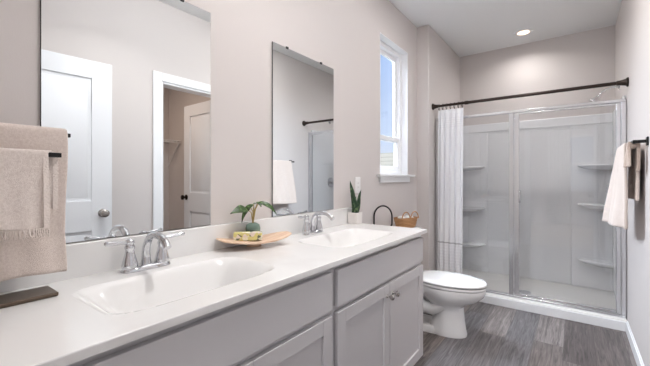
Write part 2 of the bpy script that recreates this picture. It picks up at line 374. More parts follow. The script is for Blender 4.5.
# closet room
b = B(); X2, Y2, Y1 = 3.1, 2.36, .9
b.box(X2, X2+.1, Y1-.1, Y2+.1, 0, 2.5); b.box(1.754, X2, Y2, Y2+.1, 0, 2.5); b.box(1.754, X2, Y1-.1, Y1, 0, 2.5)
struct(b.build('wall_closet', 'wall', keep=True)); struct(B().box(1.76, X2+.1, Y1-.1, Y2+.1, 2.5, 2.6).build('ceiling_closet', 'ceil', keep=True))
t = thing('wire_shelf', (X2-.15, 1.65, 1.675), 'white wire shelf on the closet wall, seen in the large mirror through the doorway', 'shelf')
b = B(); n = 30
for i in range(n+1):
    x = X2-.3+.3*i/ n*0; yy = 1.0+(Y2-.01-1.0)*i/n
    b.tube([(X2-.004, yy, 1.68), (X2-.3, yy, 1.68), (X2-.302, yy, 1.65)], .0035, 5)
for x, z in ((X2-.01, 1.677), (X2-.15, 1.677), (X2-.298, 1.677), (X2-.302, 1.65)): b.cyl((x, .96, z), (x, Y2-.003, z), .0055, n=6)
b.build('wire_rack', 'grille', t)
b = B(); b.cyl((X2-.29, Y2-.01, 1.665), (X2-.004, Y2-.01, 1.36), .006, n=8); b.build('bracket', 'grille', t)
b = B(); b.cyl((X2-.29, 1.55, 1.665), (X2-.004, 1.55, 1.36), .006, n=8); b.build('bracket', 'grille', t)

# bedroom behind the camera (seen faintly in the shower glass)
struct(B().box(-1.5, 3.2, -3.7, -.04, -.1, 0).build('floor_bedroom', 'carpet', keep=True)); struct(B().box(-1.5, 3.2, -3.7, -.04, H, H+.1).build('ceiling_bedroom', 'ceil', keep=True))
b = B(); b.box(-1.6, -1.5, -3.7, -.04, 0, H); b.box(3.2, 3.3, -3.7, -.04, 0, H); b.box(-1.5, -.14, -.04, 0, 0, H); b.box(1.754, 3.2, -.04, .05, 0, H)
b.box(-1.5, 1.1, -3.7, -3.6, 0, H); b.box(2.5, 3.2, -3.7, -3.6, 0, H); b.box(1.1, 2.5, -3.7, -3.6, 0, .85); b.box(1.1, 2.5, -3.7, -3.6, 2.3, H)
struct(b.build('wall_bedroom', 'wall', keep=True))
wb = thing('window_2', (1.8, -3.64, .85)); struct(wb)
b = B(); b.box(1.1, 1.15, -3.68, -3.6, .85, 2.3); b.box(2.45, 2.5, -3.68, -3.6, .85, 2.3); b.box(1.15, 2.45, -3.68, -3.6, 2.25, 2.3); b.box(1.15, 2.45, -3.68, -3.6, .85, .9); b.box(1.78, 1.82, -3.67, -3.61, .9, 2.25); b.box(1.15, 2.45, -3.67, -3.61, 1.55, 1.59)
b.build('window_frame', 'white', wb)

t = thing('window_curtain', (.95, -3.55, .05), 'white curtain panel beside the bedroom window, faintly reflected in the shower glass', 'curtain')
b = B(); b.loft([[(.72+.5*j/60, -3.545+.02*math.sin(2*PI*6*j/60), z) for j in range(61)] for z in (2.45, .03)], closed=False, caps=False); o = b.build('curtain_panel', 'cloth_white', t, solid=.003, sharp=80)
B().cyl((.6, -3.545, 2.47), (2.7, -3.545, 2.47), .012).build('curtain_rail', 'black', t)
# ------------------------------------------------------------------ vanity cabinets
ZC = .8745; TH = .021
def cabinet(ya, yb, label, right_end):
    t = thing('vanity_cabinet', (.28, (ya+yb)/2, 0), label, 'vanity cabinet', 'grey vanity cabinets')
    zt = ZC-TH
    b = B(); b.box(.02, .531, ya, ya+.018, .0 if False else .09, zt-.001); b.box(.02, .531, yb-.018, yb, .09, zt-.001); b.box(.02, .51, ya+.018, yb-.018, .09, .108); b.box(.02, .03, ya+.018, yb-.018, .108, zt-.001)
    # face frame
    b.box(.511, .531, ya+.018, ya+.04, .09, zt-.001); b.box(.511, .531, yb-.04, yb-.018, .09, zt-.001); b.box(.511, .531, ya+.04, yb-.04, zt-.045, zt-.001); b.box(.511, .531, ya+.04, yb-.04, .645, .69); b.box(.511, .531, ya+.04, yb-.04, .09, .125)
    b.build('carcass', 'cab', t, bev=.001)
    B().box(.03, .465, ya+.001, yb-.001, 0.0, .09).build('toe_kick', 'cab', t)
    B().box(.532, .552, ya+.019, yb-.018, .681, .830).build('drawer_front', 'cab', t, bev=.003)
    ym = (ya+.019+yb-.018)/2
    for a, c, ky in ((ya+.019, ym-.003, ym-.031), (ym+.003, yb-.018, ym+.031)):
        b = B(); st = .057; zb, zt2 = .098, .660
        b.box(.532, .552, a, a+st, zb, zt2); b.box(.532, .552, c-st, c, zb, zt2); b.box(.532, .552, a+st, c-st, zt2-st, zt2); b.box(.532, .552, a+st, c-st, zb, zb+st)
        b.box(.533, .5425, a+st-.001, c-st+.001, zb+st-.001, zt2-st+.001)
        d = b.build('cabinet_door', 'cab', t, bev=.0025)
        B().lathe([(.001, .552), (.009, .552), (.0085, .555), (.0055, .558), (.005, .566), (.012, .572), (.0155, .578), (.0145, .585), (.008, .589), (.001, .590)], (0, ky, .603), 'x').build('door_knob', 'nickel', d)
    return t
YC = 2.072
cabinet(.122, 1.078, 'light grey vanity cabinet under the nearer sink, partly out of frame', False)
cabinet(1.079, 2.050, 'light grey vanity cabinet with two shaker doors and knobs beside the toilet', True)

# ------------------------------------------------------------------ countertop with moulded basins
ct_ = thing('vanity_countertop', (.28, 1.085, ZC-TH), 'long white marble vanity top with two moulded basins', 'countertop')
basins = [(.308, .600, .160, .284), (.308, 1.556, .160, .300)]
def depth(x, y):
    for xc, yc, a, c in basins:
        u, v = abs(x-xc)/a, abs(y-yc)/c
        s_ = (u**5.6+v**5.6)**(1/5.6)
        if s_ < 1: return .118*smooth((1-s_)/.5), s_
    return 0, 9
x0, x1, ya, yb = .004, .5627, .098, YC
nx, ny = 72, 240
bm_t, bm_b = B(), [B(), B()]
grid = [[(x0+(x1-x0)*i/nx, ya+(yb-ya)*j/ny) for j in range(ny+1)] for i in range(nx+1)]
cache = {}
def gv(bb, i, j):
    key = (id(bb), i, j)
    if key not in cache:
        x, y = grid[i][j]; cache[key] = bb.bm.verts.new((x, y, ZC-depth(x, y)[0]))
    return cache[key]
for i in range(nx):
    for j in range(ny):
        cx_, cy_ = (grid[i][j][0]+grid[i+1][j+1][0])/2, (grid[i][j][1]+grid[i+1][j+1][1])/2
        d_, s_ = depth(cx_, cy_)
        bb = bm_t if s_ > 1 else bm_b[0 if cy_ < 1.1 else 1]
        bb.bm.faces.new((gv(bb, i, j), gv(bb, i+1, j), gv(bb, i+1, j+1), gv(bb, i, j+1)))
# edges of the slab
def skirt(idx):
    low = {}
    for a, c in zip(idx, idx[1:]):
        for q in (a, c):
            if q not in low:
                x, y = grid[q[0]][q[1]]; low[q] = bm_t.bm.verts.new((x, y, ZC-TH))
        bm_t.bm.faces.new((gv(bm_t, *a), low[a], low[c], gv(bm_t, *c)))
skirt([(nx, j) for j in range(ny+1)]); skirt([(i, 0) for i in range(nx+1)]); skirt([(i, ny) for i in range(nx+1)])
slab = bm_t.build('slab', 'counter', ct_, bev=.004, sharp=50)
for k, (xc, yc, a, c) in enumerate(basins):
    o = bm_b[k].build('basin', 'counter', ct_, sharp=60)
    B().lathe([(.001, 0), (.021, 0), (.022, .002), (.018, .004), (.001, .0045)], (xc, yc, ZC-.118)).build('drain', 'chrome', o)
b = B(); b.box(.001, .0205, ya, yb, ZC-.002, .985); b.build('backsplash', 'counter', ct_, bev=.004)

# ------------------------------------------------------------------ faucets
def faucet(yc, label):
    x, z = .081, ZC+.0005
    t = thing('bathroom_faucet', (x, yc, z), label, 'faucet', 'chrome faucets')
    ring = lambda hx_, hy_, zz: [(x+hx_*(abs(math.cos(a))**.6)*math.copysign(1, math.cos(a)), yc+hy_*(abs(math.sin(a))**.75)*math.copysign(1, math.sin(a)), zz) for a in [2*PI*i/40 for i in range(40)]]
    B().loft([ring(.029, .083, z), ring(.029, .083, z+.006), ring(.026, .079, z+.012), ring(.020, .07, z+.017)]).build('base_plate', 'chrome', t, sharp=50)
    for s in (-1, 1):
        y = yc+s*.056
        h = B().lathe([(.001, .012), (.0245, .012), (.0255, .022), (.022, .038), (.0165, .058), (.0135, .074), (.0155, .078), (.0165, .083), (.015, .089), (.012, .094), (.015, .1), (.0135, .107), (.006, .112), (.001, .113)], (x, y, z)).build('handle', 'chrome', t, sharp=50)
        zl = z+.1
        B().tube([(x, y, zl), (x+.004, y+s*.02, zl+.001), (x+.008, y+s*.045, zl+.003), (x+.011, y+s*.068, zl+.006), (x+.012, y+s*.078, zl+.007), (x+.012, y+s*.083, zl+.007)], [.007, .0055, .006, .0078, .0075, .003], 12).build('lever', 'chrome', h, sharp=60)
    pts = [(x-.004, yc, z+.012), (x-.004, yc, z+.035), (x-.003, yc, z+.06), (x+.002, yc, z+.082), (x+.014, yc, z+.102), (x+.034, yc, z+.118), (x+.060, yc, z+.125), (x+.088, yc, z+.124), (x+.113, yc, z+.116), (x+.133, yc, z+.103), (x+.145, yc, z+.090)]
    rs = [.019, .0155, .0138, .0132, .0128, .0126, .0124, .0122, .012, .0122, .0126]
    sp_ = B().tube(pts, rs, 14).build('spout', 'chrome', t, sharp=60)
    B().cyl((x-.024, yc, z+.012), (x-.024, yc, z+.05), .003).lathe([(.001, .048), (.005, .05), (.005, .056), (.001, .058)], (x-.024, yc, z), n=12).build('lift_rod', 'chrome', t)
    return t
fa1 = faucet(.577, 'chrome two-handle faucet behind the nearer sink, below the large mirror')
dup(fa1, (0, 1.522-.577, 0), 'chrome two-handle faucet behind the farther sink, below the mirror next to the window')

# ------------------------------------------------------------------ mirrors
def wall_mirror(ya, yb, za, zb, label, clips):
    t = thing('wall_mirror', (.002, (ya+yb)/2, za), label, 'mirror', 'frameless vanity mirrors')
    B().box(.0015, .0062, ya, yb, za, zb).build('mirror_backing', 'dark', t)
    B().box(.0063, .0078, ya+.0012, yb-.0012, za+.0012, zb-.0012).build('mirror_glass', 'mirror', t)
    for y in clips:
        B().box(.0015, .0115, y-.008, y+.008, zb-.006, zb+.006).build('mirror_clip', 'black', t, bev=.001)
    return t
wall_mirror(.2987, .8909, .9875, 1.9306, 'large frameless mirror above the nearer sink reflecting two doors', (.44, .755))
wall_mirror(1.2711, 1.838, .9875, 1.9297, 'frameless mirror above the farther sink reflecting the shower corner', (1.385, 1.700))

# ------------------------------------------------------------------ outlet
t = thing('wall_outlet', (0, 2.157, 1.085), 'white outlet plate on the wall above the snake plant', 'outlet')
B().box(.0006, .0066, 2.119, 2.194, 1.083, 1.203).build('cover_plate', 'plate', t, bev=.003)
B().box(.0062, .009, 2.140, 2.173, 1.110, 1.176).build('receptacle', 'plate', t, bev=.002)
for z in (1.124, 1.154):
    for y in (2.149, 2.162): B().box(.0088, .0094, y, y+.002, z, z+.008).build('slot', 'socket', t)

# ------------------------------------------------------------------ cloth helper: a towel folded over a bar that runs along y
def drape(name, m, xb, zb, rad, ya, yb, zf, zk, label=None, cat='towel', flare=0.0, amp=.004, th=.008, seed=1, gather=0, bands=(), back=0, spread=0):
    rnd = random.Random(seed); ph = [rnd.uniform(0, 6.3) for _ in range(6)]
    path = []
    n1 = 26
    for i in range(n1): u = i/(n1-1); path.append((rad+flare*(1-u), zf+(zb-zf)*u, 1-u, 1))
    for i in range(1, 8): a = PI*i/8; path.append((rad*math.cos(a), zb+rad*math.sin(a), 0, 1-2*i/8))
    for i in range(n1): u = i/(n1-1); path.append((-rad, zb+(zk-zb)*u, u, -1))
    ny_ = 40; rings = []
    for px, pz, dn, side in path:
        row = []; sb = (1-side)/2   # 0 front layer, 1 back layer
        for j in range(ny_+1):
            v = j/ny_; yy = ya+(yb+back*sb-ya)*v
            wob = amp*dn*(math.sin(v*9+ph[0])+.7*math.sin(v*17+ph[1]+pz*5))*(.5+.5*dn)
            sh = .004*math.sin(pz*14+ph[2])*(v-.5)*2
            if gather: yy = (ya+yb)/2+(yy-(ya+yb)/2)*(1-gather*(1-dn))
            z_ = pz+.003*math.sin(v*7+ph[3])*dn
            bd = 0
            for zc_, hw_ in bands:
                if dn > .02 and abs(pz-zc_) < hw_: bd = -.0028
            row.append((xb-px*-1+(wob if side > 0 else -abs(wob)*.4)+(bd if side > 0 else -bd)+spread*dn*v*(1 if side > 0 else 0), yy+sh, z_))
        rings.append(row)
    b = B(); b.loft(rings, closed=False, caps=False)
    o = b.build(name, m, None, sharp=80)
    q = o.modifiers.new('solid', 'SOLIDIFY'); q.thickness = th; q.offset = 0
    q2 = o.modifiers.new('sub', 'SUBSURF'); q2.levels = 1; q2.render_levels = 1
    if label: tag(o, label, cat)
    return o

# ------------------------------------------------------------------ counter-top towel stand and its towels
t = thing('towel_stand', (.14, .205, ZC), 'bronze countertop towel stand with a flat base and two bars', 'towel stand')
B().box(.085, .180, .108, .298, ZC+.0005, ZC+.0115).build('base', 'brown_metal', t, bev=.003)
B().box(.111, .125, .128, .142, ZC+.011, 1.328).build('post', 'black', t, bev=.002)
B().box(.1125, .1235, .104, .341, 1.3145, 1.3255).build('towel_bar', 'black', t, bev=.001)
b = B(); b.box(.172, .184, .104, .303, 1.252, 1.264); b.box(.125, .1725, .128, .138, 1.2545, 1.2655); b.build('towel_bar', 'black', t, bev=.001)
drape('bath_towel', 'towel', .118, 1.322, .0125, .112, .328, .932, .95, 'large beige bath towel hung on the rear bar of the counter towel stand', flare=.012, seed=3, th=.010, amp=.003, bands=((1.005, .004), (1.055, .004), (1.03, .012)))
ht = drape('hand_towel', 'towel_light', .178, 1.258, .0092, .112, .271, 1.066, 1.115, 'smaller fringed beige hand towel hung on the front bar of the counter towel stand', flare=.012, seed=9, th=.006, amp=.0035, back=.026)
b = B(); rnd = random.Random(4)
for i in range(110):
    y = .114+.158*i/109; xx = .178+.0092+.012+.003*math.sin(y*60); z = 1.067
    b.tube([(xx, y, z), (xx+rnd.uniform(-.003, .003), y+rnd.uniform(-.003, .003), z-.012), (xx+rnd.uniform(-.004, .004), y+rnd.uniform(-.005, .005), z-.020-rnd.uniform(0, .006))], [.0018, .0016, .0008], 5)
o = b.build('fringe', 'fringe', ht); o['kind'] = 'stuff'
b = B(); sec = lambda x, y, z: [(x-.002, y-.012, z), (x+.003, y-.012, z), (x+.003, y, z), (x-.002, y, z)]   # pale woven hems along both free edges
b.loft([sec(.2005, .2725, 1.064), sec(.1975, .2725, 1.14), sec(.1925, .2725, 1.21), sec(.1885, .2725, 1.245), sec(.1865, .2725, 1.262)]); b.build('hem', 'fringe', ht, sharp=60)
B().loft([sec(.1688, .2985, 1.112), sec(.1688, .2985, 1.18), sec(.1688, .2985, 1.25)]).build('hem', 'fringe', ht, sharp=60)

# ------------------------------------------------------------------ wooden tray, plant, soap box
cx_, cy_ = .105, 1.066; ax = Vector((.33, .944, 0)).normalized(); bx_ = Vector((ax.y, -ax.x, 0))
def tray_ring(hl, hw, zo):
    out = []
    for i in range(56):
        a = 2*PI*i/56; ca, sa = math.cos(a), math.sin(a)
        u = hl*math.copysign(abs(ca)**.62, ca); v = hw*math.copysign(abs(sa)**.7, sa)*(1-.12*(u/hl)**2)
        p = Vector((cx_, cy_, 0))+ax*u+bx_*v; out.append((p.x, p.y, ZC+.0195+zo+.021*(abs(u)/.180)**1.6))
    return out
rings = [tray_ring(h*.180, h*.080, z) for h, z in ((.02, 0.0), (.4, .0), (.7, .001), (.93, .004), (1.0, .010), (.985, .0135), (.9, .0125), (.7, .011), (.4, .0105), (.02, .0105))]
b = B().loft(rings)
b.loft([[(cx_+ax.x*u*.035+bx_.x*(v*.028-.02), cy_+ax.y*u*.035+bx_.y*(v*.028-.02), ZC+.0006+q) for u, v in [(math.cos(2*PI*i/32), math.sin(2*PI*i/32)) for i in range(32)]] for q in (0, .021)])
o = b.build('wooden_tray', 'wood', sharp=60); tag(o, 'pale wooden tray with upturned ends on the counter between the sinks', 'tray')
def onb(u, v, z): p = Vector((cx_, cy_, 0))+ax*u+bx_*v; return Vector((p.x, p.y, ZC+z))
# soap box
b = B(); b.box(-.064, .064, -.017, .017, 0, .037)
bmesh.ops.rotate(b.bm, verts=b.bm.verts, cent=(0,0,0), matrix=Matrix.Rotation(math.radians(45), 3, 'Z')); p = onb(-.040, .006, .0355); bmesh.ops.translate(b.bm, verts=b.bm.verts, vec=p)
o = b.build('soap_box', 'soap', bev=.003); tag(o, 'small yellow patterned soap box in front of the green pot on the tray', 'box')
def leaf(bld, base, tip, width, normal, droop, n=10, fold=.18, notch=0, thick=.0012):
    base, tip = Vector(base), Vector(tip); d = tip-base; nrm = Vector(normal).normalized(); side = d.cross(nrm).normalized(); nrm = side.cross(d).normalized()
    rows = []
    for i in range(n+1):
        u = i/n; wv = width*(math.sin(PI*min(1, u*1.0)**.62))*(1-.15*u) if 0 < u < 1 else .0004
        c = base+d*u+nrm*(droop*math.sin(PI*u))
        row = []
        for k in (-1, -.5, 0, .5, 1): row.append(c+side*(wv*k)+nrm*(fold*wv*abs(k)))
        rows.append(row)
    top = [r for r in rows]
    ring = [[*r, *[q-nrm*thick for q in reversed(r)]] for r in top]
    bld.loft(ring); return bld
pp = onb(.006, -.049, .0335); px_, py_, pz_ = pp
t = thing('potted_plant', pp, 'small arrowhead-leaf plant in a round sage green pot on the wooden tray', 'plant')
B().lathe([(.001, 0), (.022, 0), (.030, .006), (.0345, .025), (.035, .048), (.031, .063), (.020, .071), (.013, .072), (.012, .068), (.001, .067)], pp).build('pot', 'green_pot', t, sharp=50)
R = Vector((.802, .597, 0)); F = Vector((-.597, .802, 0)); Z = Vector((0, 0, 1))   # plant axes chosen to face into the room
top = pp+Z*.076
def P(r, f, z): return top+R*r+F*f+Z*z
for (a, m_, tip, wd, nr, dr) in (
        ((-.008, 0, .045), (-.022, -.022, .062), (-.082, -.100, .050), .027, (.3, -.8, .8), .012),
        ((0, .0, .05), (-.012, 0, .072), (-.046, -.034, .0), .016, (-.5, -.8, .6), .012),
        ((.004, .01, .06), (.0, .01, .085), (-.046, -.026, .03), .018, (-.5, -.8, .6), .01),
        ((.012, 0, .06), (.030, 0, .098), (.112, .02, .034), .015, (.2, -.7, .9), .016),
        ((.01, .0, .06), (.024, .0, .098), (.045, -.03, .075), .016, (.3, -.7, .9), .008),
        ((.0, .01, .05), (.0, .02, .085), (.03, .06, .07), .018, (.3, .5, 1), .01)):
    lf = leaf(B(), P(*m_), P(*tip), wd, R*nr[0]+F*nr[1]+Z*nr[2], dr).build('leaf', 'leaf', t, sharp=80)
    B().tube([P(0, 0, -.006), P(*a), P(*m_)], [.0028, .0022, .0016], 7).build('stem', 'stem', lf)
# ------------------------------------------------------------------ snake plant
qx, qy = .062, 2.024
t = thing('snake_plant', (qx, qy, ZC), 'snake plant in a square white pot at the far end of the counter', 'plant')
b = B(); h_ = .038; zt = ZC+.080
sq = lambda s_, z: [(qx-s_, qy-s_, z), (qx+s_, qy-s_, z), (qx+s_, qy+s_, z), (qx-s_, qy+s_, z)]
b.loft([sq(h_*.93, ZC+.0005), sq(h_, zt), sq(h_-.005, zt), sq(h_-.006, zt-.012)]); b.build('pot', 'white_pot', t, bev=.002)
B().box(qx-.03, qx+.03, qy-.03, qy+.03, zt-.0115, zt-.008).build('soil', 'soil', t)
Q = Vector((qx, qy, zt-.009))
for r, f, z, tr_, tf, wd in ((-.008, .004, .232, -.030, .0, .0155), (.012, -.004, .168, .044, -.006, .0125), (.0, -.012, .105, .004, -.016, .016), (-.014, -.008, .10, -.02, -.02, .011), (.006, .012, .12, .012, .02, .012), (-.004, .008, .15, -.016, .01, .012)):
    bb = B(); base = Q+R*r+F*f; tip = Q+R*tr_+F*tf+Z*z
    rows = []; d = tip-base; sd = (R*.94+F*.34*(1 if r > 0 else -1)).normalized(); nr = d.cross(sd).normalized()
    for i in range(11):
        u = i/10; wv = wd*(.55+.75*math.sin(PI*min(.5, u*.62)))*(1-u**3.2)+.0004; c = base+d*u+sd*(.006*math.sin(u*5+r*80))
        fr = [c+sd*(wv*k)-nr*(.25*wv*(1-abs(k))) for k in (-1, -.5, 0, .5, 1)]
        rows.append([*fr, *[q+nr*.0022 for q in reversed(fr)]])
    bb.loft(rows); bb.build('leaf', 'snake', t, sharp=80)

# ------------------------------------------------------------------ toilet
TY = 2.665; KZ = .925
t = thing('toilet', (.42, TY, 0), 'white two-piece toilet with closed lid between vanity and shower', 'toilet')
def egg(xb, xf, hw, z, xm=None, n=44, sq_=1.0):
    xm = xb+(xf-xb)*.42 if xm is None else xm; out = []
    for i in range(n):
        a = 2*PI*i/n; c, s_ = math.cos(a), math.sin(a)
        r = (xf-xm) if c > 0 else (xm-xb)
        e = sq_ if c < 0 else 1
        out.append((xm+r*math.copysign(abs(c)**e, c), TY+hw*math.copysign(abs(s_)**(.92), s_), z*KZ))
    return out
b = B()
b.loft([egg(.36, .655, .106, 0), egg(.36, .657, .108, .02), egg(.38, .648, .103, .05), egg(.40, .638, .098, .13), egg(.40, .632, .098, .20), egg(.375, .63, .104, .235), egg(.345, .672, .130, .27), egg(.315, .735, .160, .305), egg(.29, .770, .178, .34), egg(.275, .784, .184, .37), egg(.27, .787, .186, .395), egg(.272, .785, .184, .402)])
b.loft([egg(.10, .60, .112, 0, sq_=.5), egg(.10, .60, .112, .03, sq_=.5), egg(.12, .58, .095, .055, sq_=.5)])      # foot
b.loft([egg(.06, .42, .17, .30, sq_=.4), egg(.05, .42, .185, .335, sq_=.4), egg(.05, .42, .185, .40, sq_=.4)])     # rear deck
for s in (-1, 1):   # trapway bulging on either side
    b.tube([(.50, TY+s*.075, .225), (.43, TY+s*.088, .185), (.36, TY+s*.09, .19), (.30, TY+s*.088, .22), (.25, TY+s*.085, .22), (.20, TY+s*.08, .18), (.185, TY+s*.075, .10), (.185, TY+s*.07, .03)], [.04, .046, .048, .048, .048, .048, .046, .044], 14)
b.build('bowl', 'porcelain', t, sharp=50)
B().loft([egg(.265, .789, .188, .407), egg(.262, .793, .191, .412), egg(.262, .793, .191, .420), egg(.267, .789, .187, .4255)]).build('seat', 'porcelain', t, sharp=50)
B().loft([egg(.262, .790, .188, .4365), egg(.258, .795, .192, .4405), egg(.260, .793, .190, .449), egg(.275, .782, .178, .4565), egg(.32, .75, .14, .4605), egg(.40, .66, .07, .462)]).build('lid', 'porcelain', t, sharp=50)
for s in (-1, 1): B().box(.215, .260, TY+s*.075-.02, TY+s*.075+.02, .4035*KZ, .43*KZ).build('seat_hinge', 'porcelain', t, bev=.004)
b = B(); rr = lambda x0_, x1_, hw, z: [(x0_+(x1_-x0_)*(.5+.5*math.copysign(abs(math.cos(a))**.35, math.cos(a))), TY+hw*math.copysign(abs(math.sin(a))**.35, math.sin(a)), z) for a in [2*PI*i/48 for i in range(48)]]
b.loft([rr(.035, .20, .20, .4006*KZ), rr(.025, .212, .218, .43*KZ), rr(.018, .222, .23, .735)]).build('tank', 'porcelain', t, sharp=50)
B().loft([rr(.010, .232, .238, .7355), rr(.008, .236, .241, .745), rr(.012, .232, .237, .765), rr(.03, .214, .22, .7695)]).build('tank_lid', 'porcelain', t, sharp=50)
b = B(); b.cyl((.222, TY-.16, .69), (.238, TY-.16, .69), .012); b.tube([(.236, TY-.16, .69), (.246, TY-.13, .687), (.246, TY-.085, .683)], [.006, .006, .007]); b.build('flush_lever', 'chrome', t, sharp=60)
# ------------------------------------------------------------------ things on the tank
ZT = .7700
t = thing('basket', (.135, 2.738, ZT), 'small woven wicker basket with two loop handles on the toilet tank', 'basket')
bd = Vector((.30, .954, 0)).normalized(); bn = Vector((bd.y, -bd.x, 0)); bc = Vector((.135, 2.738, 0))
def bring(hl, hw, z, n=48):
    out = []
    for i in range(n):
        a = 2*PI*i/n; p = bc+bd*(hl*math.copysign(abs(math.cos(a))**.6, math.cos(a)))+bn*(hw*math.copysign(abs(math.sin(a))**.7, math.sin(a))); out.append((p.x, p.y, z))
    return out
rings = [bring(.085, .045, ZT+.0005)]
for i in range(9): k = i/8; q = .003*(i % 2); rings.append(bring(.092+.028*k+q, .05+.012*k+q, ZT+.006+.082*k))
rings += [bring(.113, .055, ZT+.088), bring(.086, .042, ZT+.012)]
B().loft(rings).build('body', 'wicker', t, sharp=70)
for off in (-.056, .054):
    pts = []
    for i in range(17):
        a = PI*i/16; p = bc+bd*(off-.050*math.cos(a))+bn*(.052); pts.append((p.x, p.y, ZT+.078+.060*math.sin(a)))
    B().tube(pts, .0045, 8).build('handle', 'wicker', t, sharp=80)
for s, lb in ((-.045, 'rolled white cloth in the wicker basket, on the left'), (.045, 'rolled white cloth in the wicker basket, on the right')):
    p = bc+bd*s; b = B(); b.tube([p-bn*.034+Z*(ZT+.068), p-bn*.028+Z*(ZT+.068), p+bn*.028+Z*(ZT+.068), p+bn*.034+Z*(ZT+.068)], [.022, .032, .032, .022], 18)
    o = b.build('rolled_cloth', 'cloth_white', sharp=60); tag(o, lb, 'cloth', 'rolled cloths in the basket')
# black arched holder
t = thing('arched_holder', (.08, 2.45, ZT), 'black arched metal handle of a low holder standing on the toilet tank', 'holder')
ha, hb = Vector((.011, 2.398, 0)), Vector((.128, 2.482, 0)); mid = (ha+hb)/2; hd = (hb-ha)/2
pts = [ha+hd*.35+Z*(ZT+.012), ha+Z*(ZT+.055)]+[mid-hd*math.cos(PI*i/20)+Z*(ZT+.115+.088*math.sin(PI*i/20)) for i in range(21)]+[hb+Z*(ZT+.055), hb-hd*.35+Z*(ZT+.012)]
B().tube(pts, .0062, 10).build('arch', 'black', t, sharp=80)
b = B(); un = Vector((hd.y, -hd.x, 0)).normalized()*.02; hh = hd*.72; mid = mid+hd*.04
b.loft([[mid-hh-un+Z*(ZT+.0005), mid+hh-un+Z*(ZT+.0005), mid+hh+un+Z*(ZT+.0005), mid-hh+un+Z*(ZT+.0005)], [mid-hh-un+Z*(ZT+.013), mid+hh-un+Z*(ZT+.013), mid+hh+un+Z*(ZT+.013), mid-hh+un+Z*(ZT+.013)]]).build('foot', 'black', t, bev=.002)

# ------------------------------------------------------------------ shower
YH = 3.55; A0, A1 = XJ+.003, W-.003
t = thing('shower_pan', (.88, 3.98, 0), 'cream white acrylic shower pan with a low raised curb', 'shower pan')
b = B(); b.box(A0, A1, 3.62, YB-.003, .0005, .045); b.box(A0, A1, 3.497, 3.62, .0005, .088); b.build('pan', 'pan', t, bev=.006, seg=3)
B().box(A0+.0, A1-.0, 3.484, 3.496, .0005, .075).build('curb_trim', 'white', t, bev=.003)
B().lathe([(.001, 0), (.055, 0), (.054, .003), (.045, .004), (.001, .0035)], (.905, 3.915, .0455)).build('drain', 'satin', t)
t = thing('shower_surround', (.88, 4.4, .0455), 'white acrylic shower wall surround with moulded corner shelves', 'shower surround')
z0s, z1s = .0465, 1.862; ys = YB-.003
b = B()
b.box(A0, A0+.018, 3.60, ys, z0s, z1s); b.box(A1-.018, A1, 3.60, ys, z0s, z1s)
b.box(A0+.018, A1-.018, ys-.018, ys, z0s, z1s)
b.build('wall_panels', 'acrylic', t, bev=.004)
b = B()
b.box(A0+.018, .452, ys-.034, ys-.018, z0s, z1s-.11); b.box(1.276, A1-.018, ys-.034, ys-.018, z0s, z1s-.11)
b.box(A0+.018, A1-.018, ys-.03, ys-.018, z1s-.1, z1s-.005)
b.build('shelf_columns', 'acrylic', t, bev=.008, seg=3)
def corner_shelf(xc, s, z, hw):
    b = B(); rings = []
    for k, q in ((.55, -.05), (.85, -.03), (1.0, -.008), (1.0, .0), (.97, .006)):
        r = [(xc, ys-.034, z+q)]+[(xc+s*hw*k*math.copysign(abs(math.cos(a))**.8, math.cos(a)), ys-.034-.165*k*abs(math.sin(a))**.8, z+q) for a in [PI/2*i/14 for i in range(15)]]
        rings.append(r)
    b.loft(rings); b.build('corner_shelf', 'acrylic', t, sharp=50)
for z in (1.335, .83, .385): corner_shelf(A0+.0182, 1, z, .28)
for z in (1.33, .925, .345): corner_shelf(A1-.0182, -1, z, .285)
# enclosure
t = thing('shower_enclosure', (.88, YH, .0885), 'chrome framed glass shower enclosure with a fixed panel and a hinged door', 'shower enclosure')
zb, zt = .0885, 1.825
B().box(A0, A1-.002, YH-.022, YH+.022, zt-.024, zt).build('header_rail', 'satin', t, bev=.004)
b = B(); b.box(A0, A1-.002, YH-.024, YH+.024, zb, zb+.022); b.build('sill_track', 'satin', t, bev=.004)
B().box(A0, A0+.03, YH-.02, YH+.02, zb+.0225, zt-.0245).build('jamb', 'satin', t, bev=.003)
b = B(); b.box(A1-.032, A1-.002, YH-.021, YH+.021, zb+.0225, zt-.0245); b.build('jamb', 'satin', t, bev=.003)
B().box(.815, .853, YH-.019, YH+.019, zb+.0225, zt-.0245).build('centre_post', 'satin', t, bev=.003)
B().box(A0+.031, .8145, YH-.003, YH+.003, zb+.0225, zt-.0245).build('fixed_glass', 'glass', t)
b = B(); q0, q1 = .857, A1-.036
b.box(q0, q0+.040, YH-.016, YH+.012, zb+.028, zt-.030); b.box(q1-.026, q1, YH-.016, YH+.012, zb+.028, zt-.030); b.box(q0+.04, q1-.026, YH-.014, YH+.010, zt-.042, zt-.030); b.box(q0+.04, q1-.026, YH-.014, YH+.010, zb+.028, zb+.046)
dr = b.build('door_frame', 'satin', t, bev=.003)
B().box(q0+.04, q1-.026, YH-.004, YH+.002, zb+.046, zt-.042).build('door_glass', 'glass', dr)
b = B(); b.tube([(.905, YH-.015, 1.075), (.905, YH-.045, 1.075), (.905, YH-.05, 1.068), (.905, YH-.05, .985), (.905, YH-.045, .978), (.905, YH-.015, .978)], .009, 10); b.build('door_pull', 'chrome', dr, sharp=60)
